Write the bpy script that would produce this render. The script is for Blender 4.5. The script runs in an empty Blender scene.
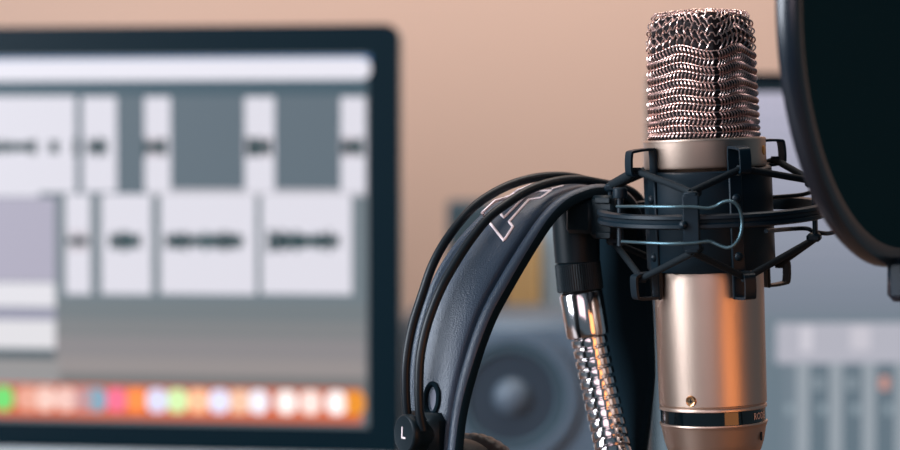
import bpy, math, random
from mathutils import Vector, Matrix
from mathutils.bvhtree import BVHTree
random.seed(7)
S = bpy.context.scene
COL = S.collection
mm = 0.001
sin, cos, PI, R = math.sin, math.cos, math.pi, math.radians

# ------------------------------------------------------------------ camera
CAM = Vector((0, 0, 1.2)); PITCH = R(1.8); KPX = 2400.0
FW = Vector((0, cos(PITCH), -sin(PITCH))); UP = Vector((0, sin(PITCH), cos(PITCH))); RT = Vector((1, 0, 0))
cd = bpy.data.cameras.new('camera'); cam = bpy.data.objects.new('camera', cd); COL.objects.link(cam)
cd.sensor_width = 36; cd.lens = 96; cd.clip_start = 0.02
cam.location = CAM; cam.rotation_euler = (PI/2 - PITCH, 0, 0)
cd.dof.use_dof = True; cd.dof.focus_distance = 1.185; cd.dof.aperture_fstop = 5.8
S.camera = cam
S.view_settings.view_transform = 'Standard'; S.view_settings.look = 'None'
S.view_settings.gamma = 1; S.view_settings.exposure = 0.0; S.view_settings.use_curve_mapping = False

def ray(px, py): return FW + RT*((px-450)/KPX) + UP*((225-py)/KPX)
def P(px, py, D): return CAM + ray(px, py)*D
def hit(px, py, o, n):
    d = ray(px, py); return CAM + d*((o-CAM).dot(n)/d.dot(n))

# ------------------------------------------------------------------ materials
def lin(c):
    return tuple(((v/255)/12.92 if v/255 <= .04045 else ((v/255+.055)/1.055)**2.4) for v in c)
def mat(name, c, rough=.5, metal=0, bump=None, emit=None, estr=1, spec=.5, var=0, coat=0):
    m = bpy.data.materials.new(name); m.use_nodes = True; nt = m.node_tree; b = nt.nodes['Principled BSDF']
    col = (*lin(c), 1); b.inputs['Base Color'].default_value = col
    b.inputs['Roughness'].default_value = rough; b.inputs['Metallic'].default_value = metal
    b.inputs['Specular IOR Level'].default_value = spec
    b.inputs['Coat Weight'].default_value = coat
    tc = nt.nodes.new('ShaderNodeTexCoord')
    if var:
        n = nt.nodes.new('ShaderNodeTexNoise'); n.inputs['Scale'].default_value = 30
        r = nt.nodes.new('ShaderNodeValToRGB')
        r.color_ramp.elements[0].color = tuple(v*(1-var) for v in col[:3])+(1,)
        r.color_ramp.elements[1].color = tuple(min(1, v*(1+var)) for v in col[:3])+(1,)
        nt.links.new(tc.outputs['Object'], n.inputs['Vector']); nt.links.new(n.outputs['Fac'], r.inputs['Fac'])
        nt.links.new(r.outputs['Color'], b.inputs['Base Color'])
    if bump:
        kind, sc, st = bump
        if kind == 'voronoi':
            n = nt.nodes.new('ShaderNodeTexVoronoi'); out = n.outputs['Distance']
        else:
            n = nt.nodes.new('ShaderNodeTexNoise'); out = n.outputs['Fac']; n.inputs['Detail'].default_value = 4
        n.inputs['Scale'].default_value = sc
        bp = nt.nodes.new('ShaderNodeBump'); bp.inputs['Strength'].default_value = st; bp.inputs['Distance'].default_value = .0005
        nt.links.new(tc.outputs['Object'], n.inputs['Vector']); nt.links.new(out, bp.inputs['Height'])
        nt.links.new(bp.outputs['Normal'], b.inputs['Normal'])
    if emit:
        b.inputs['Emission Color'].default_value = (*lin(emit), 1); b.inputs['Emission Strength'].default_value = estr
    return m

M = {}
M['wall'] = mat('wall_paint', (210, 180, 162), .9, bump=('noise', 60, .2), spec=.1)
M['floor'] = mat('floor_wood', (120, 92, 70), .5, var=.2)
M['desk'] = mat('desk_wood', (92, 70, 58), .45, var=.2)
M['satin'] = mat('satin_nickel', (208, 184, 167), .42, 1, bump=('noise', 2500, .12))
M['wire'] = mat('mesh_wire', (238, 206, 196), .32, 1)
M['innermesh'] = mat('inner_gauze', (26, 18, 20), .9, 0)
M['blackgloss'] = mat('gloss_black', (10, 22, 26), .08, coat=.5)
M['mount'] = mat('mount_black_metal', (8, 29, 39), .45, .05, spec=.3)
M['plastic'] = mat('black_plastic', (7, 24, 31), .45, spec=.25)
M['rubber'] = mat('elastic_black', (15, 27, 33), .75, bump=('noise', 900, .6), spec=.25)
M['steel'] = mat('blued_steel_wire', (92, 122, 132), .38, .8)
M['chrome'] = mat('chrome', (232, 226, 226), .13, 1)
M['hoop'] = mat('hoop_black', (7, 20, 27), .4, spec=.35)
M['leather'] = mat('leather', (40, 56, 72), .4, bump=('voronoi', 1500, .3), spec=.6)
M['cloth'] = mat('strap_lining', (8, 26, 34), .9, spec=.1)
M['pad'] = mat('ear_pad_leather', (52, 47, 46), .45, bump=('noise', 200, .4))
M['print'] = mat('pale_print', (244, 226, 226), .5)
M['gold'] = mat('gold_dot', (236, 160, 70), .4, .2)
M['brass'] = mat('brass_screw', (222, 168, 120), .25, 1)
M['popcloth'] = mat('pop_cloth', (10, 44, 58), .95, spec=.05, bump=('noise', 1500, .3))
M['poprim'] = mat('pop_rim', (12, 26, 38), .27, spec=.7)
M['bezel'] = mat('bezel_glass', (5, 28, 37), .35, spec=.08)
M['alu'] = mat('aluminium', (190, 198, 200), .4, .6)
M['cab'] = mat('speaker_cabinet', (84, 104, 120), .5)
M['cone'] = mat('speaker_cone', (34, 54, 68), .5)
M['cap'] = mat('dust_cap', (88, 104, 118), .4)
M['darkbox'] = mat('dark_box', (60, 84, 96), .7)
M['tan'] = mat('tan_board', (205, 172, 118), .8)
M['pale'] = mat('pale_board', (160, 184, 200), .7)
M['white'] = mat('white_plastic', (225, 228, 230), .4)

# ------------------------------------------------------------------ mesh helpers
class MB:
    def __init__(s): s.v = []; s.f = []; s.mi = []; s.sm = []
    def add(s, vs, fs, mi=0, smooth=True):
        o = len(s.v); s.v += [tuple(v) for v in vs]
        for f in fs: s.f.append([i+o for i in f]); s.mi.append(mi); s.sm.append(smooth)
    def tube(s, pts, r, n=8, closed=False, mi=0, flat=None, cap=True):
        pts = [Vector(p) for p in pts]; N = len(pts)
        rr = r if isinstance(r, (list, tuple)) else [r]*N
        tg = []
        for i in range(N):
            if closed: t = pts[(i+1) % N]-pts[i-1]
            else: t = pts[min(i+1, N-1)]-pts[max(i-1, 0)]
            tg.append(t.normalized())
        a = Vector((0, 0, 1)) if abs(tg[0].z) < .9 else Vector((1, 0, 0))
        u = (a - tg[0]*a.dot(tg[0])).normalized(); vs = []
        for i in range(N):
            u = (u - tg[i]*u.dot(tg[i])).normalized(); w = tg[i].cross(u)
            for k in range(n):
                an = 2*PI*k/n; vs.append(pts[i]+(u*cos(an)+w*sin(an))*rr[i])
        fs = []
        for i in range(N if closed else N-1):
            j = (i+1) % N
            for k in range(n):
                k2 = (k+1) % n; fs.append([i*n+k, i*n+k2, j*n+k2, j*n+k])
        if not closed and cap:
            fs.append(list(range(n))[::-1]); fs.append([(N-1)*n+k for k in range(n)])
        s.add(vs, fs, mi)
    def lathe(s, prof, mx=None, n=96, mi=0, a0=0, a1=2*PI, smooth=True):
        full = abs(a1-a0-2*PI) < 1e-6; K = n if full else n+1; vs = []
        for r, z in prof:
            for k in range(K):
                a = a0+(a1-a0)*k/n; v = Vector((r*cos(a), r*sin(a), z))
                vs.append(mx @ v if mx else v)
        fs = []
        for i in range(len(prof)-1):
            for k in range(n):
                k2 = (k+1) % K; fs.append([i*K+k, i*K+k2, (i+1)*K+k2, (i+1)*K+k])
        s.add(vs, fs, mi, smooth)
    def box(s, c, size, mx=None, mi=0, bev=0):
        c = Vector(c); h = Vector(size)/2
        if bev <= 0:
            vs = [c+Vector((x*h.x, y*h.y, z*h.z)) for x in (-1, 1) for y in (-1, 1) for z in (-1, 1)]
            fs = [[0, 1, 3, 2], [4, 6, 7, 5], [0, 4, 5, 1], [2, 3, 7, 6], [0, 2, 6, 4], [1, 5, 7, 3]]
        else:
            b = min(bev, h.x*.95, h.y*.95, h.z*.95); vs = []; idx = {}
            for x in (-1, 1):
                for y in (-1, 1):
                    for z in (-1, 1):
                        for ax in range(3):
                            d = [h.x, h.y, h.z]; q = [x*(d[0]-(0 if ax == 0 else b)), y*(d[1]-(0 if ax == 1 else b)), z*(d[2]-(0 if ax == 2 else b))]
                            idx[(x, y, z, ax)] = len(vs); vs.append(c+Vector(q))
            fs = []
            for x in (-1, 1):
                fs.append([idx[(x, y, z, 0)] for y, z in ((-1, -1), (1, -1), (1, 1), (-1, 1))][::x])
                fs.append([idx[(a, x, z, 1)] for a, z in ((-1, -1), (-1, 1), (1, 1), (1, -1))][::x])
                fs.append([idx[(a, y, x, 2)] for a, y in ((-1, -1), (1, -1), (1, 1), (-1, 1))][::x])
            for a in (-1, 1):
                for b_ in (-1, 1):
                    fs.append([idx[(a, b_, -1, 0)], idx[(a, b_, 1, 0)], idx[(a, b_, 1, 1)], idx[(a, b_, -1, 1)]])
                    fs.append([idx[(a, -1, b_, 0)], idx[(a, 1, b_, 0)], idx[(a, 1, b_, 2)], idx[(a, -1, b_, 2)]])
                    fs.append([idx[(-1, a, b_, 1)], idx[(1, a, b_, 1)], idx[(1, a, b_, 2)], idx[(-1, a, b_, 2)]])
            for x in (-1, 1):
                for y in (-1, 1):
                    for z in (-1, 1): fs.append([idx[(x, y, z, k)] for k in range(3)])
        if mx: vs = [mx @ v for v in vs]
        s.add(vs, fs, mi, False)
    def prism(s, poly, vec, mi=0, smooth=False):
        n = len(poly); vec = Vector(vec); vs = [Vector(p) for p in poly]+[Vector(p)+vec for p in poly]
        fs = [list(range(n))[::-1], [n+i for i in range(n)]]+[[i, (i+1) % n, n+(i+1) % n, n+i] for i in range(n)]
        s.add(vs, fs, mi, smooth)
    def build(s, name, mats, parent=None, loc=None, recalc=True, autosmooth=True):
        me = bpy.data.meshes.new(name)
        org = loc if loc is not None else Vector((0, 0, 0))
        me.from_pydata([tuple(Vector(v)-org) for v in s.v], [], s.f)
        for m in (mats if isinstance(mats, (list, tuple)) else [mats]): me.materials.append(m)
        for p, mi, sm in zip(me.polygons, s.mi, s.sm): p.material_index = mi; p.use_smooth = sm
        if recalc:
            import bmesh
            bm = bmesh.new(); bm.from_mesh(me); bmesh.ops.recalc_face_normals(bm, faces=bm.faces); bm.to_mesh(me); bm.free()
        if autosmooth:
            try: me.set_sharp_from_angle(angle=R(40))
            except Exception: pass
        o = bpy.data.objects.new(name, me); COL.objects.link(o)
        if parent: o.parent = parent; o.location = org - PL[parent.name]; PL[o.name] = org.copy()
        else: o.location = org; PL[o.name] = org.copy()
        return o
PL = {}
def thing(name, label, cat, loc, group=None):
    o = bpy.data.objects.new(name, None); COL.objects.link(o); o.location = loc; o.empty_display_size = .02
    PL[o.name] = Vector(loc); o['label'] = label; o['category'] = cat
    if group: o['group'] = group
    return o
def struct(o): o['kind'] = 'structure'; return o
def smoothpath(pts, n, closed=False):
    pts = [Vector(p) for p in pts]; N = len(pts); out = []
    segs = N if closed else N-1
    g = (lambda i: pts[i % N]) if closed else (lambda i: pts[max(0, min(N-1, i))])
    if not closed:
        g = lambda i: pts[i] if 0 <= i < N else (pts[0]*2-pts[1] if i < 0 else pts[-1]*2-pts[-2])
    for i in range(segs):
        a, b, c, d = g(i-1), g(i), g(i+1), g(i+2)
        for k in range(n):
            t = k/n
            out.append(.5*((2*b)+(c-a)*t+(2*a-5*b+4*c-d)*t*t+(3*b-a-3*c+d)*t**3))
    if not closed: out.append(pts[-1].copy())
    return out
def frame(o, z, x=None):
    z = Vector(z).normalized(); a = Vector(x) if x else (Vector((0, 0, 1)) if abs(z.z) < .9 else Vector((0, 1, 0)))
    x = (a - z*a.dot(z)).normalized(); y = z.cross(x)
    m = Matrix((x, y, z)).transposed().to_4x4(); m.translation = Vector(o); return m
def resample(pts, n):
    pts = smoothpath(pts, 12); L = [0]
    for i in range(1, len(pts)): L.append(L[-1]+(pts[i]-pts[i-1]).length)
    out = []; j = 0
    for k in range(n):
        d = L[-1]*k/(n-1)
        while j < len(L)-2 and L[j+1] < d: j += 1
        t = (d-L[j])/max(1e-9, L[j+1]-L[j]); out.append(pts[j].lerp(pts[j+1], min(1, max(0, t))))
    return out

DESK = 0.76
# ------------------------------------------------------------------ room
b = MB(); b.box((0, 3.05, 1.35), (6, .1, 2.9)); struct(b.build('wall_back', M['wall']))
b = MB(); b.box((0, .5, -.05), (6, 5.1, .1)); struct(b.build('floor', M['floor']))
b = MB(); b.box((0, 2.93+.055, .05), (6, .03, .1)); struct(b.build('baseboard_back', M['white']))
# desk
dk = thing('desk', 'brown wooden desk carrying the screens, the speaker and the microphone stand', 'desk', (0, 1.85, 0))
b = MB(); b.box((0, 1.85, DESK-.015), (2.3, 2.0, .03), bev=.004); b.build('desk_top', M['desk'], dk, Vector((0, 1.85, DESK-.015)))
for x in (-1.08, 1.08):
    for y in (.93, 2.77):
        b = MB(); b.box((x, y, (DESK-.03)/2), (.06, .06, DESK-.03), bev=.004); b.build('leg', M['desk'], dk, Vector((x, y, 0)))

# ------------------------------------------------------------------ screens
EM = {}
def em(c, k=1.0):
    key = (c, k)
    if key not in EM: EM[key] = mat('screen_colour', (4, 6, 8), .35, emit=c, estr=k, spec=.2)
    return EM[key]
class Screen:
    """flat picture on a display: rectangles in the display's own plane"""
    def __init__(s, o, right):
        s.o = o; s.r = right.normalized(); s.n = Vector((0, 0, 1)).cross(s.r) * -1   # towards the room
        if s.n.y > 0: s.n = -s.n
        s.b = MB(); s.m = []; s.lv = 0
    def uv(s, px, py): p = hit(px, py, s.o, s.n)-s.o; return p.dot(s.r), p.z
    def pt(s, u, v, d=0): return s.o + s.r*u + Vector((0, 0, v)) + s.n*d
    def poly(s, uvs, c, lv, k=1.0):
        m = em(c, k)
        if m not in s.m: s.m.append(m)
        s.b.add([s.pt(u, v, .0005+lv*.0003) for u, v in uvs], [list(range(len(uvs)))], s.m.index(m), False)
    def rect(s, x0, y0, x1, y1, c, lv=1, rad=0, k=1.0):
        cx, cy = (x0+x1)/2, (y0+y1)/2
        u0 = s.uv(x0, cy)[0]; u1 = s.uv(x1, cy)[0]; v0 = s.uv(cx, y0)[1]; v1 = s.uv(cx, y1)[1]
        if rad <= 0: return s.poly([(u0, v1), (u1, v1), (u1, v0), (u0, v0)], c, lv, k)
        r = rad; out = []
        for (a, bb, st) in ((u1-r, v0-r, 0), (u0+r, v0-r, 90), (u0+r, v1+r, 180), (u1-r, v1+r, 270)):
            for q in range(7): an = R(st+15*q); out.append((a+r*cos(an), bb+r*sin(an)))
        s.poly(out, c, lv, k)

def display(root, sc, u0, u1, v0, v1, chin, depth, rad, name_body='housing'):
    """glass front slab, shell behind it, chin, foot and neck"""
    def rr(u0, u1, v0, v1, r, d, rb=None):
        out = []
        rb = r if rb is None else rb
        for (a, bb, st, q_) in ((u1-r, v1-r, 0, r), (u0+r, v1-r, 90, r), (u0+rb, v0+rb, 180, rb), (u1-rb, v0+rb, 270, rb)):
            for q in range(7): an = R(st+15*q); out.append(sc.pt(a+q_*cos(an), bb+q_*sin(an), d))
        return out
    b = MB(); b.prism(rr(u0, u1, v0, v1, rad, 0, .001), -sc.n*.004)
    b.build('glass_front', M['bezel'], root, sc.pt((u0+u1)/2, (v0+v1)/2))
    b = MB(); b.prism(rr(u0+.001, u1-.001, v0-chin, v1-.001, rad, -.0045), -sc.n*depth)
    b.build('back_shell', M['alu'], root, sc.pt((u0+u1)/2, (v0+v1)/2))
    if chin > .02:
        b = MB(); b.prism(rr(u0, u1, v0-chin, v0-.0006, .001, 0, rad), -sc.n*.004)
        b.build('chin', M['alu'], root, sc.pt((u0+u1)/2, v0-chin/2))
    c = sc.pt((u0+u1)/2, 0, -depth-.03); zb = sc.pt(0, v0-chin).z
    mx = Matrix.Translation((c.x, c.y, 0)) @ Matrix.Rotation(math.atan2(sc.r.y, sc.r.x), 4, 'Z')
    b = MB(); b.box((0, .0, (zb+.12+DESK)/2), (.16, .012, zb+.12-DESK), mx, bev=.003); b.build('stand_neck', M['alu'], root, Vector((c.x, c.y, DESK)))
    b = MB(); b.box((0, -.03, DESK+.004), (.20, .19, .008), mx, bev=.003); b.build('stand_foot', M['alu'], root, Vector((c.x, c.y, DESK)))

# left display
yaw = R(-9)
so = P(200, 235, 2.19); sr = Vector((cos(yaw), sin(yaw), 0))
s1 = Screen(so, sr)
u1, v1 = s1.uv(399, 25)[0], s1.uv(380, 24)[1]; v0 = s1.uv(300, 453)[1]; u0 = u1-.655
t = thing('desktop_computer', 'large black-framed desktop screen at the left showing audio tracks in an editing program', 'computer screen', (so.x, so.y, DESK))
display(t, s1, u0, u1, v0, v1, .062, .02, .013)
W = (224, 222, 232); GR = (96, 110, 120); GW = (140, 136, 138)
s1.rect(-320, 56, 368, 421, (112, 120, 126), 0)
s1.rect(-320, 95, 366, 196, GR, 1); s1.rect(-320, 196, 366, 300, (112, 124, 131), 1)
s1.rect(-320, 300, 366, 318, (116, 124, 128), 1); s1.rect(-320, 318, 366, 336, (128, 130, 132), 1); s1.rect(-320, 336, 366, 356, GW, 1)
s1.rect(-320, 356, 366, 373, (150, 143, 142), 1); s1.rect(-320, 373, 366, 390, (118, 118, 118), 1)
s1.rect(-320, 58, 371, 62, (80, 126, 180), 2)
s1.rect(-320, 60, 371, 81, (234, 232, 242), 3, rad=.009); s1.rect(-320, 81, 368, 96, (70, 92, 104), 2)
for x0, x1 in ((-300, 76), (83, 117), (145, 171), (245, 275), (341, 366)): s1.rect(x0, 97, x1, 192, W, 3)
for x0, x1 in ((66, 91), (102, 152), (161, 256), (262, 352)): s1.rect(x0, 194, x1, 294, W, 3)
s1.rect(-320, 190, 40, 196, W, 4); s1.rect(150, 189, 366, 196, (190, 188, 196), 2)
for a, c, cx, amp in ((-280, 38, 147, 5), (50, 60, 147, 6), (74, 79, 147, 7), (88, 108, 147, 7), (145, 168, 147, 6), (247, 272, 147, 7), (342, 364, 147, 6),
                 (68, 89, 241, 4), (110, 142, 241, 7), (166, 244, 241, 7), (268, 340, 241, 8)):
    s1.rect(a+2, cx-amp*.55, c-2, cx+amp*.55, (16, 56, 60), 5); x = a
    while x < c:
        h = amp*random.uniform(.7, 1.5); s1.rect(x, cx-h, min(c, x+2.6), cx+h, random.choice([(6, 44, 50), (14, 56, 60), (30, 70, 74)]), 5); x += 3.2
for x0, x1 in ((143, 170), (243, 275), (339, 366), (66, 91)):
    cy = 241 if x0 == 66 else 147
    s1.rect(x0+2, cy-10, x1-2, cy+10, (206, 198, 206), 4)
s1.rect(-320, 197, 56, 280, (176, 172, 190), 4); s1.rect(-320, 281, 56, 305, (228, 226, 232), 5); s1.rect(-320, 306, 56, 318, (150, 150, 170), 4)
s1.rect(-320, 318, 56, 346, (226, 224, 228), 5); s1.rect(-320, 347, 56, 356, (74, 92, 100), 5)
s1.rect(-320, 358, 60, 384, (150, 148, 148), 4)
s1.rect(-320, 383, 362, 417, (214, 100, 58), 6); s1.rect(-320, 384, 362, 391, (170, 130, 122), 6)
dock = [(4, (110, 210, 110)), (28, (224, 160, 140)), (46, (236, 196, 184)), (67, (232, 190, 180)), (84, (190, 140, 140)), (97, (120, 160, 180)), (117, (236, 110, 140)), (137, (250, 140, 70)), (158, (214, 214, 240)), (178, (206, 234, 170)), (199, (250, 190, 150)),
        (220, (222, 222, 246)), (240, (236, 190, 160)), (259, (236, 234, 244)), (287, (250, 240, 236)), (311, (246, 222, 214)), (337, (255, 246, 244)), (355, (224, 140, 40))]
for i in range(1, 14): dock.append((4-21*i, random.choice([(230, 190, 170), (120, 170, 220), (236, 120, 80), (226, 226, 236)])))
for x, c in dock:
    y = 398+x*.014; s1.rect(x-10.5, y-12, x+10.5, y+12, c, 7, rad=.008, k=1.2)
pic = s1.b.build('screen', s1.m, t, so, recalc=False, autosmooth=False); pic['label'] = 'lit screen picture with white audio clips on grey tracks'

# right display
so2 = P(830, 260, 2.16); s2 = Screen(so2, Vector((1, .06, 0)))
t = thing('computer_monitor', 'second black-framed screen behind the microphone and pop filter, lavender with pale mixer strips', 'computer screen', (so2.x, so2.y, DESK))
U0 = s2.uv(649, 200)[0]; V1 = s2.uv(800, 73)[1]
display(t, s2, U0, U0+.60, s2.uv(830, 478)[1], V1, .001, .02, .006)
s2.rect(657, 90, 1300, 470, (120, 130, 146), 0)
n = 16; s2.rect(657, 88, 1300, 93, (20, 50, 60), 2)
for i in range(n):
    f = i/(n-1); c = tuple(int(a+(b_-a)*f) for a, b_ in zip((186, 184, 204), (118, 130, 144)))
    s2.rect(657, 92+i*14, 1300, 91+(i+1)*14, c, 1)
s2.rect(657, 315, 1300, 470, (112, 128, 140), 2)
s2.rect(776, 322, 1300, 362, (178, 179, 191), 3)
s2.rect(800, 326, 812, 352, (206, 204, 214), 4); s2.rect(850, 326, 870, 350, (200, 198, 208), 4)
for i, x in enumerate((796, 829, 862, 895, 928, 961)):
    s2.rect(x, 362, x+13, 470, (152, 162, 171), 3); s2.rect(x+13, 366, x+33, 470, (98, 116, 128), 3)
    s2.rect(x-11, 404, x-3, 414, (140, 156, 166), 4, rad=.002); s2.rect(x+17, 376, x+27, 390, (132, 146, 156) if i != 2 else (200, 150, 140), 4, rad=.003)
s2.rect(657, 362, 783, 470, (104, 122, 134), 3)
p2 = s2.b.build('screen', s2.m, t, so2, recalc=False, autosmooth=False); p2['label'] = 'lit lavender screen picture with pale mixer strips'

# ------------------------------------------------------------------ speaker and boxes behind
def rbox(name, px0, px1, ytop, D, depth, zb, m, parent=None, bev=.006, yaw=0):
    a = P(px0, ytop, D); c = P(px1, ytop, D); w = c.x-a.x; h = a.z-zb
    mx = Matrix.Translation(((a.x+c.x)/2, a.y+depth/2, 0)) @ Matrix.Rotation(yaw, 4, 'Z')
    b = MB(); b.box((0, 0, zb+h/2), (w, depth, h), mx, bev=bev)
    return b.build(name, m, parent, Vector(((a.x+c.x)/2, a.y+depth/2, zb)))
cD = 2.2; cc = P(512, 397, cD)
t = thing('studio_speaker', 'grey studio speaker with a dark round cone, on the desk behind the headphones', 'speaker', (cc.x, cc.y+.12, DESK))
rbox('cabinet', 401, 622, 319, cD, .22, DESK, M['cab'], t, bev=.01)
mx = frame(cc+Vector((0, -.0005, 0)), (0, -1, 0))
b = MB(); b.lathe([(.060, 0), (.060, .005), (.055, .0065), (.0505, .005), (.050, .001)], mx); b.build('trim_ring', M['cab'], t, cc)
b = MB(); b.lathe([(.050, .001), (.0475, .0045), (.043, .0045), (.041, .001)], mx); b.build('cone_surround', M['darkbox'], t, cc)
b = MB(); b.lathe([(.041, .001), (.016, .0005), (.0001, .0005)], mx); b.build('cone', M['cone'], t, cc)
b = MB(); b.lathe([(.017, .0006), (.0155, .005), (.011, .009), (.006, .011), (.0001, .0118)], mx); b.build('dust_cap', M['cap'], t, cc)
tc_ = P(512, 520, cD); mx = frame(tc_+Vector((0, -.0005, 0)), (0, -1, 0))
b = MB(); b.lathe([(.038, 0), (.036, .004), (.016, .001), (.013, .001), (.011, .006), (.0001, .009)], mx); b.build('tweeter', M['plastic'], t, tc_)
zt = DESK
for nm, a, c, yt, D, dp, m, lb in (
    ('storage_box', 447, 503, 203, 2.62, .16, 'darkbox', 'dark grey box seen behind the headphone hoops, beside the wall'),
    ('cardboard_box', 507, 540, 231, 2.55, .18, 'tan', 'tan board box showing above the grey speaker'),
    ('file_box', 542, 600, 196, 2.58, .18, 'pale', 'pale blue-grey box above the speaker, right of the tan one')):
    o = rbox(nm, a, c, yt, D, dp, zt, M[m], None, bev=.004)
    o['label'] = lb; o['category'] = 'box'

# ------------------------------------------------------------------ microphone
MC = P(706.7, 213, 1.2)
MM = Matrix.Translation(MC) @ Matrix.Rotation(R(-2.1), 4, 'Y')
def ML(v): return MM @ (Vector(v)*mm)
MMs = MM @ Matrix.Scale(mm, 4)
mic = thing('microphone', 'silver studio condenser microphone with a woven wire grille, held upright in the black shock mount', 'microphone', ML((0, 0, -125)))
b = MB()
b.lathe([(26, 20), (27, 18), (27.3, -40), (26.9, -94.6), (26.3, -95.0), (26.2, -95.5), (26.6, -95.7), (26.9, -96.1), (26.9, -97.2), (26.4, -97.6), (25.9, -97.6)], MMs)
b.build('body', M['satin'], mic, MC)
b = MB(); b.lathe([(29, 37.2), (30.2, 37.0), (30.6, 36.2), (30.4, 35.4), (30.5, 24), (30.0, 22.8), (28, 22.3), (26.5, 21), (26, 19.5)], MMs)
b.build('head_collar', M['satin'], mic, MC)
b = MB(); b.lathe([(26.0, -97.4), (26.35, -97.6), (26.35, -103.9), (26.0, -104.1)], MMs); bb = b.build('glossy_band', M['blackgloss'], mic, MC)
bb['label'] = 'glossy black band near the bottom'
# lettering wrapped round the band
cu = bpy.data.curves.new('txt', 'FONT'); cu.body = 'RODE'; cu.size = 1; cu.resolution_u = 2; to = bpy.data.objects.new('txt', cu); COL.objects.link(to)
bpy.context.view_layer.update()
tm = to.to_mesh(); vs = [v.co.copy() for v in tm.vertices]; fs = [list(p.vertices) for p in tm.polygons]
w = max(v.x for v in vs); h = max(v.y for v in vs)
def wrap(v):
    a = R(-90+42)+R(23)*v.x/w; return ML((26.62*cos(a), 26.62*sin(a), -102.3+3.3*v.y/h))
b = MB(); b.add([wrap(v) for v in vs], fs, 0, False); bo = b.build('lettering', mat('band_print', (215, 190, 180), .5), bb, MC, recalc=False)
to.to_mesh_clear(); bpy.data.objects.remove(to); bpy.data.curves.remove(cu)
b = MB(); b.lathe([(25.9, -103.9), (26.8, -104.1), (27.0, -104.8), (26.6, -105.6), (26.1, -107), (24.8, -114), (23.3, -118.5), (21, -122), (15, -124.5), (12, -125), (9.5, -125), (9.5, -138), (0.01, -138)], MMs)
b.build('base_cap', M['satin'], mic, MC)
# screw on the body
def surf(az, r, z):  # frame on cylinder, azimuth 0 = +x, -90 = camera
    return frame(ML((r*cos(R(az)), r*sin(R(az)), z)), MM.to_3x3() @ Vector((cos(R(az)), sin(R(az)), 0)), MM.to_3x3() @ Vector((0, 0, 1)))
azs = -90-math.degrees(math.asin((713.5-687)/2/26.9))
mx = surf(azs, 26.95, -91.5) @ Matrix.Scale(mm*1.12, 4)
b = MB(); b.lathe([(2.5, -.3), (2.5, .1), (2.15, .55), (1.7, .35), (.01, .6)], mx, n=32); sc_ = b.build('screw', M['brass'], mic, ML((0, 0, -91)))
b = MB(); b.box((0, 0, .62), (2.1, .55, .2), mx); b.box((0, 0, .62), (.55, 2.1, .2), mx); b.build('screw_slot', M['plastic'], sc_, ML((0, 0, -91)))
azd = -90+math.degrees(math.asin((760-703.7)/2/30.6)); mx = surf(azd, 30.4, 30.5) @ Matrix.Scale(mm, 4)
b = MB(); b.lathe([(2.4, -.3), (2.4, .35), (2.0, .5), (.01, .5)], mx, n=32); o = b.build('badge_dot', M['gold'], mic, ML((0, 0, 30))); o['label'] = 'small golden dot on the collar'
mx = surf(-32, 25.7, -111.2) @ Matrix.Scale(mm, 4)
b = MB(); b.box((0, 0, .1), (4.2, 1.0, .8), mx); b.build('slot', M['plastic'], mic, ML((0, 0, -111)))
# grille
AZ0 = R(-90+7)
def gr(az, h):
    """grille surface: az angle, h 0..1 up the side, 1..2 across the roof -> local mm"""
    zz = min(h, 1.0); z = 37+63*zz
    d = az-AZ0; c_, s_ = abs(cos(d)), abs(sin(d))
    p = 1.5-.3*min(1, zz*2)
    k = 1/((c_**p+s_**p)**(1/p))
    bulge = 28.0-.9*zz
    r = bulge*k
    if zz > .74:
        q = (zz-.74)/.26; r *= 1-.16*q**2.6
        z -= 0
    z = 37+64.3*zz
    if zz > .9: z -= 5*((zz-.9)/.1)**2*.35
    if h > 1:
        q = h-1; r *= (1-q); z += 1.6*(1-(1-q)**2)
    return r, z
def gp(az, h, off=0):
    r, z = gr(az, h); e = .02
    r2, z2 = gr(az, min(2, h+e)); r1, z1 = gr(az, max(0, h-e)); tr, tz = r2-r1, z2-z1; L = math.hypot(tr, tz) or 1
    nr, nz = tz/L, -tr/L
    r = max(0, r+nr*off); z += nz*off
    return (r*cos(az), r*sin(az), z)
def dh(az, h): return -(.009+.035*min(1, h)**1.5)*cos(4*(az-AZ0))*max(0, min(1, h*8))
b = MB(); NV = 76; TOPROW = 26
arc = [0]
for q_ in range(720):
    a_, b_ = AZ0+2*PI*q_/720, AZ0+2*PI*(q_+1)/720
    arc.append(arc[-1]+(Vector(gp(b_, .5))-Vector(gp(a_, .5))).length)
def azarc(f):
    t_ = (f % 1)*arc[-1]; q_ = next(k for k in range(720) if arc[k+1] >= t_)
    return AZ0+2*PI*(q_+(t_-arc[q_])/(arc[q_+1]-arc[q_]))/720
def hr(f):   # row number -> height; rows open up towards the top
    t_ = f/16.5
    return t_*(.84+.16*t_) if t_ < 1 else 1+(t_-1)*1.5
for i in range(NV):
    az = azarc((i+.5)/NV); pts = []
    if i == 0: continue
    for k in range(TOPROW*8+1):
        f = k/8.0; h = hr(f)
        if h > .70 and i % 2: break
        if h > 1.3 and i % 4: break
        if h > 1.8: break
        tri = 1-abs((f % 2)-1)*1.0
        off = -.9+1.45*abs(sin(PI*f))
        a = az+(.062 if h < .7 else .085)*(tri-.5)
        hh = max(0, h+dh(az, h) if h < 1 else h)
        pts.append(ML(gp(a, hh, off)))
    b.tube(pts, .42*mm, n=6)
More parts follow.
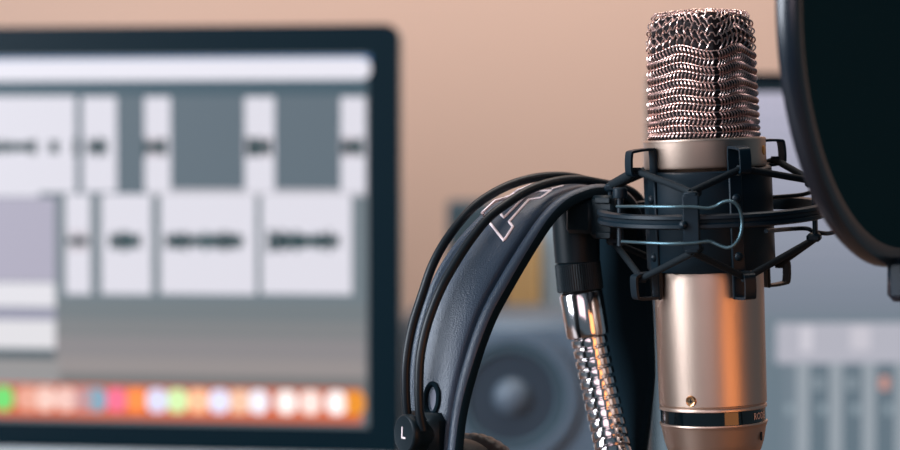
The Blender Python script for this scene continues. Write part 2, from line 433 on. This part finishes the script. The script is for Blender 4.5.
for j in range(1, TOPROW+1):
    h = hr(j)
    if h > 1.85: break
    pts = []; n = NV*2
    for k in range(n):
        az = 2*PI*k/n
        hh = max(0.005, h+dh(az, h) if h < 1 else h)+(.014 if k % 4 < 2 else -.014)*(h > .7)
        pts.append(ML(gp(az, hh, (-1.1 if h < .7 else -.5))))
    b.tube(pts, .34*mm, n=6, closed=True)
# proud seam wire down the front crease
b.build('wire_grille', M['wire'], mic, MC)
b = MB(); vs = []; na = 96; nh = 30
for j in range(nh+1):
    h = 1.98*j/nh
    for i in range(na): vs.append(ML(gp(2*PI*i/na, h, -1.9)))
fs = [[j*na+i, j*na+(i+1) % na, (j+1)*na+(i+1) % na, (j+1)*na+i] for j in range(nh) for i in range(na)]
b.add(vs, fs); b.build('inner_gauze', M['innermesh'], mic, MC)

# ------------------------------------------------------------------ shock mount
RC = P(712, 212, 1.2)
RM = Matrix.Translation(RC) @ Matrix.Rotation(R(-2.4), 4, 'Y') @ Matrix.Rotation(R(3), 4, 'X')
def RL(az, r, z): return RM @ (Vector((r*cos(R(az)), r*sin(R(az)), z))*mm)
RMs = RM @ Matrix.Scale(mm, 4)
sm = thing('shock_mount', 'black spider shock mount with a round ring and elastic cords around the silver microphone', 'microphone mount', RC)
b = MB(); b.lathe([(52.5, 3.2), (56.0, 3.6), (57.2, 2.9), (57.4, 1.4), (56.4, .8), (56.2, -.6), (57.2, -1.3), (57.3, -2.9), (56.2, -3.6), (52.5, -3.2), (52.0, 0), (52.5, 3.2)], RMs, n=128)
b.build('ring', M['mount'], sm, RC)
MK = MM @ Matrix.Translation((1.2*mm, 0, 0)) @ Matrix.Rotation(R(-.8), 4, 'Y') @ Matrix.Rotation(R(2.8), 4, 'X')
b = MB(); b.lathe([(28.8, 22.5), (31.0, 22.5), (31.9, 21.8), (32.0, -26.2), (31.3, -27.2), (29.0, -27.6), (28.8, -27), (28.8, 22.5)], MK @ Matrix.Scale(mm, 4), n=96)
b.build('sleeve', M['mount'], sm, MC)
POST = [-106, -16, 164, 74]; CL = [-72, -154, 26, 116]
nodes = {}
for az in POST:
    b = MB()
    rad = Vector((cos(R(az)), sin(R(az)), 0))
    mx = RM @ Matrix.Rotation(R(az), 4, 'Z') @ Matrix.Scale(mm, 4)
    b.box((51.2 if az != -106 else 58.4, 0, 0), (2.2, 8.2 if az == -106 else 5.5, 27), mx, bev=.7)
    b.box((50.5, 0, 13.5), (7, 7.5, 4.2), mx, bev=1.2); b.box((50.5, 0, -13.5), (7, 7.5, 4.2), mx, bev=1.2)
    if az == -106: b.box((54.5, 0, 13.5), (10, 7, 3), mx, bev=1); b.box((54.5, 0, -13.5), (10, 7, 3), mx, bev=1)
    p = b.build('post', M['mount'], sm, RC)
    if az == -106:
        q = RL(az-3.5, 59.6, -1)
        b = MB(); b.lathe([(2.2, 0), (2.1, .8), (1.4, 1.8), (.01, 2.2)], frame(q, RM.to_3x3() @ Vector((cos(R(az)), sin(R(az)), 0))) @ Matrix.Scale(mm, 4), n=24); b.build('rivet', M['mount'], p, q)
for az in CL:
    mx = MK @ Matrix.Rotation(R(az), 4, 'Z') @ Matrix.Scale(mm, 4)
    b = MB(); b.box((32.3, 0, -10), (1.6, 6.8, 61), mx, bev=.5); bar = b.build('clip_bar', M['mount'], sm, MC)
    for z in (9, -19.5):
        b = MB(); b.lathe([(2.3, 0), (2.1, .8), (1.3, 1.5), (.01, 1.8)], MK @ MM.inverted() @ surf(az, 33.0, z) @ Matrix.Scale(mm, 4), n=24); b.build('rivet', M['mount'], bar, ML((0, 0, z)))
    for sgn in (1, -1):
        z0 = 0 if sgn > 0 else -1
        prof = [(31, 24), (31.2, 35.4), (33, 36.8), (42.5, 36.4), (44.6, 34.8), (45, 27), (43.5, 24.8), (36, 24.2), (35, 25.4)]
        path = smoothpath([Vector((r, 0, sgn*z-2.8)) for r, z in prof], 3)
        N = len(path); vs = []
        for i, p in enumerate(path):
            tg = (path[min(i+1, N-1)]-path[max(i-1, 0)]).normalized(); nn = Vector((-tg.z, 0, tg.x))*.65
            for y in (-2.9, 2.9): vs.append(mx @ (p+nn+Vector((0, y, 0)))); vs.append(mx @ (p-nn+Vector((0, y, 0))))
        fs = []
        for i in range(N-1):
            a = i*4; c = a+4
            fs += [[a, a+1, c+1, c], [a+2, c+2, c+3, a+3], [a, c, c+2, a+2], [a+1, a+3, c+3, c+1]]
        fs += [[0, 2, 3, 1], [(N-1)*4+k for k in (0, 1, 3, 2)]]
        b = MB(); b.add(vs, fs, 0, True); b.build('clip_loop', M['mount'], sm, MC)
def clip_pt(az, sgn): return MK @ Matrix.Rotation(R(az), 4, 'Z') @ (Vector((40.5, 0, sgn*26.6-2.8))*mm)
for sgn in (1, -1):
    for p in POST:
        for c in CL:
            d = (c-p+180) % 360-180
            if abs(d) < 60:
                a = RL(p, 54.5 if p == -106 else 50.5, 14.5*sgn); e = clip_pt(c, sgn); m_ = (a+e)/2
                if p == -106: a = RL(p, 57, 14.5*sgn)
                b = MB(); pts = [a.lerp(e, k/10) for k in range(11)]
                rr = [1.75*mm]*11
                if p == 164 and sgn > 0: rr = [2.6*mm]*8+[2.2*mm, 1.8*mm, 1.7*mm]
                b.tube(pts, rr, n=12)
                b.tube([e+Vector((0, 0, 1.6*mm*k)) + (e-a).normalized()*.8*mm for k in (-1, 0, 1)], [1.6*mm, 2.1*mm, 1.6*mm], n=10)
                b.build('elastic_cord', M['rubber'], sm, m_)
# spring wires
yD = 1.2-.0605
def wirepx(pts, name='spring_wire', r=.75, D=None, m='steel', n=6):
    b = MB(); w_ = [P(x, y, (D if D else yD)+dd*mm) for x, y, dd in pts]; w_ = smoothpath(w_, n); b.tube(w_, r*mm, n=10)
    return b.build(name, M[m], sm, w_[0])
wirepx([(617, 206.5, 35), (640, 206.5, 15), (672, 207, 2), (693, 207, 0), (707, 208.4, 0), (716, 206, 0), (722, 202.5, -1), (729, 201, -2), (736, 204, -2), (740.5, 212, -1), (742, 224, 0), (740, 236, -1), (735, 244, -2), (729, 247.6, -2), (722, 246.5, -1), (713, 242.5, 0), (707, 241.5, 0), (693, 243, 0), (672, 243.8, 2), (645, 242.8, 12), (622, 241.5, 30)])
wirepx([(766, 231, 20), (790, 229, 60), (806, 228.5, 60), (814, 231.5, 58), (826, 233.5, 50), (834, 232, 40), (839, 228, 35), (834, 206, 35), (826, 198, 45), (815, 192, 60), (800, 195, 70), (770, 197.5, 85)], m='mount', r=1.1)
# arm from ring to the stand
b = MB()
a = RL(180, 57, 0)
mx = Matrix.Translation(P(607, 217, 1.212)) @ Matrix.Rotation(R(-35), 4, 'Z') @ Matrix.Scale(mm, 4)
b.box((0, 0, 0), (15, 12, 22), mx, bev=2.2); b.box((-13, 0, 0), (16, 14, 17), mx, bev=2)
b.box((1.5, -6.6, 8.5), (9, 1.6, 3.2), mx, bev=.5); b.box((2, -6.6, -9), (9, 1.6, 3.6), mx, bev=.5)
b.build('mounting_block', M['plastic'], sm, P(607, 217, 1.21))
b = MB(); b.tube([P(620, 196, 1.182), P(620, 246, 1.182)], 1.5*mm, n=12); b.lathe([(.01, 0), (3.4, 0), (3.6, 1), (3.6, 4.5), (3, 5.2), (.01, 5.2)], frame(P(620, 198, 1.182), (0, 0, 1)) @ Matrix.Scale(mm, 4), n=24)
b.build('hinge_pin', M['mount'], sm, P(620, 220, 1.182))

# ------------------------------------------------------------------ microphone stand (gooseneck)
SD = 1.24
basep = Vector((P(650, 450, SD).x, SD-.075, DESK))
st = thing('microphone_stand', 'gooseneck microphone stand with a black swivel head and bright chrome flexible tube', 'microphone stand', basep)
def axis_lathe(p0, p1, prof, n=64):
    p0, p1 = Vector(p0), Vector(p1); L = (p1-p0).length; b = MB()
    b.lathe([(r*mm, t_*L) for t_, r in prof], frame(p0, p1-p0), n=n); return b
tp, cp0, cp1, fp1 = P(574, 194, SD), P(577.5, 262, SD), P(580.5, 291, SD), P(588.3, 337, SD)
b = axis_lathe(cp0, tp, [(-.02, 9), (0, 11.6), (.3, 12.0), (.9, 12.3), (.97, 11.6), (1, 9.5), (1.0, .01)]); b.build('swivel_head', M['plastic'], st, tp)
b = MB(); L = (cp1-cp0).length; mx = frame(cp0, cp1-cp0); nk = 60; vs = []; rows = [(0, 11.0), (.04, 11.9), (.96, 12.0), (1, 11.2), (1.0, 8)]
for t_, r in rows:
    for k in range(nk*2):
        a = 2*PI*k/(nk*2); q = r-(.35 if k % 2 and .03 < t_ < .97 else 0); vs.append(mx @ Vector((q*mm*cos(a), q*mm*sin(a), t_*L)))
b.add(vs, [[j*nk*2+k, j*nk*2+(k+1) % (nk*2), (j+1)*nk*2+(k+1) % (nk*2), (j+1)*nk*2+k] for j in range(len(rows)-1) for k in range(nk*2)], 0, False)
b.build('knurled_collar', M['plastic'], st, cp0)
b = axis_lathe(cp1, fp1, [(-.03, 8.4), (0.03, 11.0), (.06, 11.4), (.92, 11.1), (.97, 10.8), (1, 9.2), (1, 7.5)]); b.build('ferrule', M['chrome'], st, cp1)
raw = [P(588.3, 335, SD), P(599, 386, SD-.001), P(613, 449, SD-.007), P(629, 520, SD-.03), P(642, 590, SD-.062), Vector((basep.x, basep.y, P(650, 640, SD).z)), Vector((basep.x, basep.y, DESK+.018))]
fine = resample(raw, 1500); L = sum((fine[i+1]-fine[i]).length for i in range(len(fine)-1)); pitch = 5.45*mm
prof_r = [(0, 6.9), (.10, 6.9), (.11, 8.5), (.19, 8.6), (.20, 6.9), (.30, 6.9), (.31, 9.1), (.35, 9.4), (.5, 9.46), (.8, 9.46), (.95, 9.4), (.99, 9.1)]
cum = [0]
for i in range(1499): cum.append(cum[-1]+(fine[i+1]-fine[i]).length)
st_p = []; rr = []; j = 0; k = 0
while (k+1)*pitch < cum[-1]:
    for ph, r_ in prof_r:
        d = (k+ph)*pitch
        while cum[j+1] < d: j += 1
        st_p.append(fine[j].lerp(fine[j+1], (d-cum[j])/(cum[j+1]-cum[j]))); rr.append(r_*mm)
    k += 1
st_p.append(fine[-1]); rr.append(7*mm); fine = st_p
b = MB(); b.tube(fine, rr, n=40); o = b.build('flexible_tube', M['chrome'], st, fine[0]); 
b = MB(); mx = Matrix.Translation(basep); b.lathe([(.01, .02), (.016, .02), (.018, .014), (.065, .010), (.07, .006), (.07, 0), (.01, 0)], mx, n=64); b.build('round_base', M['plastic'], st, basep)

# ------------------------------------------------------------------ headphones
TH = R(42); HU = Vector((cos(TH), sin(TH), 0)); HN = Vector((sin(TH), -cos(TH), 0)); HO = P(590, 186, 1.252)
def H(px, py, nn): return hit(px, py, HO+HN*(nn*mm), HN)
hp = thing('headphones', 'black headphones with two thin hoops and a leather strap, hung over the microphone stand', 'headphones', H(500, 450, 5))
A = [(411, 428), (407, 412), (405.5, 385), (406.5, 358), (412, 327), (422, 295), (433, 264), (449, 236), (473, 207.5), (500, 189.5), (527, 179.5), (553, 176), (577, 178), (597, 185), (612, 200), (624, 230), (631, 280), (632, 350), (629, 410), (627, 470)]
B = [(423, 430), (419.5, 410), (419, 380), (421, 352), (428, 322), (440, 291), (453, 267), (469, 242), (487, 219.5), (505, 205), (529, 190), (553, 182), (577, 179.5), (601, 183), (625, 188.5), (640, 200), (648, 225), (649, 270), (646, 350), (641, 410), (637, 470)]
for pts, nn in ((A, 0), (B, 15)):
    b = MB(); w_ = smoothpath([H(x, y, nn) for x, y in pts], 8); b.tube(w_, 2.3*mm, n=16); b.build('hoop', M['hoop'], hp, w_[0])
Lp = [(411, 470), (410, 430), (409.5, 400), (411, 368), (415, 338), (424, 304), (436, 274), (453, 247), (472, 225), (492, 207), (516, 194), (541, 187), (566, 184), (584, 190), (594, 205), (598, 240), (592, 290), (592, 340), (600, 395), (612, 470)]
Rp = [(457, 470), (459, 448), (463, 418), (469, 392), (477, 366), (486, 340), (497, 314), (512, 287), (531, 254), (551, 222), (567, 204), (584, 194), (605, 189), (628, 194), (641, 210), (649, 238), (655, 290), (658, 350), (657, 390), (645, 470)]
NS = 110
Lr = resample([H(x, y, -10) for x, y in Lp], NS); Rr = resample([H(x, y, 30) for x, y in Rp], NS)
prof = [(0, -.5), (0, .6), (.03, 1.4), (.07, 1.3), (.1, .5), (.13, .6), (.4, 1.2), (.69, .5), (.73, -.6), (.755, -2.2), (.775, -2.2), (.795, 0), (.82, 1.5), (.86, 2.3), (.91, 2.0), (.945, .8), (.97, -1.0), (.985, -3.0), (.93, -4.8), (.5, -4.2), (.05, -3.0)]
CEN = H(540, 340, 10); vs = []; mis = []
for i in range(NS):
    l, r = Lr[i], Rr[i]; tg = ((Lr[min(i+1, NS-1)]+Rr[min(i+1, NS-1)])-(Lr[max(i-1, 0)]+Rr[max(i-1, 0)])).normalized()
    o = tg.cross((r-l).normalized()).normalized()
    c = (l+r)/2-CEN
    if o.dot(c) < 0: o = -o
    for s_, h_ in prof: vs.append(l.lerp(r, s_)+o*(h_*mm))
K = len(prof); b = MB(); f1 = []; f2 = []
for i in range(NS-1):
    for k in range(K):
        f = [i*K+k, i*K+(k+1) % K, (i+1)*K+(k+1) % K, (i+1)*K+k]; (f2 if k >= 15 else f1).append(f)
b.add(vs, f1+f2+[list(range(K)), [(NS-1)*K+k for k in range(K)]], 0, True)
for i in range(len(f1), len(b.mi)): b.mi[i] = 1
strap = b.build('head_strap', [M['leather'], M['cloth']], hp, H(500, 300, 10))
bvh = BVHTree.FromPolygons([Vector(v) for v in vs], f1)
def onstrap(px, py, lift=.15):
    d = ray(px, py).normalized(); loc, nr, idx, dist = bvh.ray_cast(CAM, d)
    if loc is None: return H(px, py, 10)-d*.001
    if nr.dot(d) > 0: nr = -nr
    return loc+nr*lift*mm
def ribbon(pts, w):
    dens = []
    for i in range(len(pts)-1):
        a, c = Vector(pts[i]), Vector(pts[i+1])
        for k in range(8): dens.append(a.lerp(c, k/8))
    dens.append(Vector(pts[-1]))
    return [onstrap(p.x, p.y, .1) for p in dens]
b = MB()
for pl in ([(519, 189.5), (510, 196.5), (495, 201), (482, 213), (504, 241), (513, 227), (509, 222), (529, 200), (541, 198), (551, 191), (540, 191.5), (528, 194), (519, 203), (504, 218), (497, 209.5), (500, 206)],
           [(552, 189.5), (563, 186.5)], [(518, 190.5), (531, 185)]):
    b.tube(ribbon(pl, 1), .72*mm, n=6)
o = b.build('strap_emblem', M['print'], strap, H(510, 215, 10)); o['label'] = 'pale outlined angular emblem printed on the strap'
# stitched slot near the lower end of the strap
b = MB(); ring_ = [onstrap(432.5+6.5*cos(a), 399+15*sin(a)+(-1.5*cos(a)), .4) for a in [2*PI*k/32 for k in range(32)]]
b.tube(ring_, 1.3*mm, n=8, closed=True); b.build('slot_rim', M['cloth'], strap, ring_[0])
b = MB(); inn = [onstrap(434+3.4*cos(a), 400+10.5*sin(a), .25) for a in [2*PI*k/32 for k in range(32)]]
b.add(inn, [list(range(32))], 0, False); b.build('slot_plate', mat('slot_plate', (110, 112, 126), .5), strap, inn[0], recalc=False)
# hinge with the L
hc = H(405.5, 434, 6)
hd = (-HU*.25+Vector((-.62, -.74*.75, 0))).normalized()
hd = Vector((-sin(R(57)), -cos(R(57)), .03)).normalized()
mx = frame(hc, hd) @ Matrix.Scale(mm, 4)
b = MB(); b.lathe([(.01, 1.0), (7.6, 1.0), (8.6, 1.2), (9.2, .8), (9.6, 0), (9.6, -3), (8.8, -4), (8.8, -15), (.01, -15)], mx, n=64)
hg = b.build('hinge_disc', M['plastic'], hp, hc)
b = MB(); b.box((.6, 1.4, 1.15), (5.6, .9, .2), mx); b.box((-1.8, 0, 1.15), (.9, 3.6, .2), mx)
for i_ in range(len(b.v)): pass
o = b.build('letter', M['print'], hg, hc); o['label'] = 'pale letter L on the disc'
b = MB(); mxb = frame(H(428, 436, 6), -HU) @ Matrix.Scale(mm, 4)
b.box((0, 0, 0), (24, 24, 14), mxb, bev=3.5); b.box((-16, 0, 0), (18, 20, 10), mxb, bev=3); b.build('yoke_block', M['plastic'], hp, H(428, 436, 6))
def cup(centre, ax):
    mx = frame(centre, ax) @ Matrix.Scale(mm, 4)
    b = MB(); b.lathe([(.01, -14), (24, -13), (33, -9), (36, -3), (36, 4), (34, 6), (.01, 6)], mx, n=64); b.build('ear_cup', M['plastic'], hp, centre)
    b = MB(); n = 160; pr = [(20, 6), (19, 12), (22, 18), (27, 21), (33, 20), (37, 15), (38, 9), (35, 6)]; vs = []
    for r, z in smoothpath([Vector((r, z, 0)) for r, z in pr], 4) and [(v.x, v.y) for v in smoothpath([Vector((r, z, 0)) for r, z in pr], 4)]:
        for k in range(n):
            a = 2*PI*k/n; q = r+.28*sin(a*44+z*.35)*(1 if z > 7 else 0); vs.append(mx @ Vector((q*cos(a), q*sin(a), z)))
    rows_ = len(vs)//n
    b.add(vs, [[j*n+k, j*n+(k+1) % n, (j+1)*n+(k+1) % n, (j+1)*n+k] for j in range(rows_-1) for k in range(n)]); b.build('ear_pad', M['pad'], hp, centre)
cup(H(460, 512, 9), HU)
cup(H(622, 560, 10), -HU)

# ------------------------------------------------------------------ pop filter
pc = P(899, 10, 1.09)
pa = R(56)   # the disc faces right of the lens, its left edge is the near one
pn = Vector((sin(pa), -cos(pa), 0))
pf = thing('pop_filter', 'large round black pop filter standing in front at the upper right', 'pop filter', Vector((pc.x+.02, pc.y, DESK)))
PR = 117
mx = frame(pc, pn, (0, 0, 1)) @ Matrix.Scale(mm, 4)
b = MB(); b.lathe([(PR-9, 3.5), (PR-4, 4.6), (PR-1, 4.0), (PR, 2), (PR, -3), (PR-1.5, -5), (PR-7, -5), (PR-9, -3.5), (PR-9, 3.5)], mx, n=160); b.build('rim', M['poprim'], pf, pc)
b = MB(); b.lathe([(PR-8, 2.2), (80, 2.6), (40, 2.8), (.01, 2.8)], mx, n=96); b.lathe([(PR-8, -2.2), (80, -2.6), (40, -2.8), (.01, -2.8)], mx, n=96); b.build('cloth_disc', M['popcloth'], pf, pc)
q = P(901, 262, 1.09)
b = MB(); mxq = Matrix.Translation(P(907, 279, 1.085)) @ Matrix.Rotation(pa, 4, 'Z') @ Matrix.Scale(mm, 4)
b.box((0, 0, 0), (20, 13, 20), mxq, bev=3); b.build('clamp', M['poprim'], pf, q)
e = Vector((pc.x+.16, pc.y+.02, DESK))
b = MB(); w_ = resample([P(903, 284, 1.087), P(930, 330, 1.09), P(985, 420, 1.1), e+Vector((0, 0, .18)), e+Vector((0, 0, .02))], 200)
b.tube(w_, [(4.2 if i % 4 < 2 else 3.6)*mm for i in range(200)], n=16); b.build('gooseneck_arm', M['plastic'], pf, w_[0])
b = MB(); b.box((e.x, e.y, DESK+.012), (.07, .05, .024), bev=.005); b.build('desk_clamp', M['plastic'], pf, e)

# ------------------------------------------------------------------ lights
def area(name, loc, target, sx, sy, c, power):
    l = bpy.data.lights.new(name, 'AREA'); l.shape = 'RECTANGLE'; l.size = sx; l.size_y = sy; l.color = lin(c); l.energy = power
    o = bpy.data.objects.new(name, l); COL.objects.link(o); o.location = loc
    o.rotation_euler = (Vector(target)-Vector(loc)).to_track_quat('-Z', 'Y').to_euler(); return o
area('window_daylight', (-1.5, .75, 1.75), (.1, 1.25, 1.1), .9, 1.5, (236, 243, 255), 58)
area('lamp_warm', (.85, .12, 1.12), (.128, 1.2, 1.12), .72, .6, (255, 162, 86), 4.0)
area('soft_fill_behind', (-.55, -1.3, 1.7), (.1, 1.2, 1.1), 1.5, 1.1, (240, 214, 222), 11)  # added soft fill from behind the camera, brightens the chrome and lifts the blacks
area('wall_fill', (.3, 1.9, 2.7), (.1, 3.0, 1.1), 1.6, .8, (255, 240, 230), 31)  # added overhead fill to brighten the back wall evenly, no fixture modelled
w = bpy.data.worlds.new('world'); S.world = w; w.use_nodes = True
w.node_tree.nodes['Background'].inputs[0].default_value = (*lin((166, 194, 214)), 1); w.node_tree.nodes['Background'].inputs[1].default_value = .21
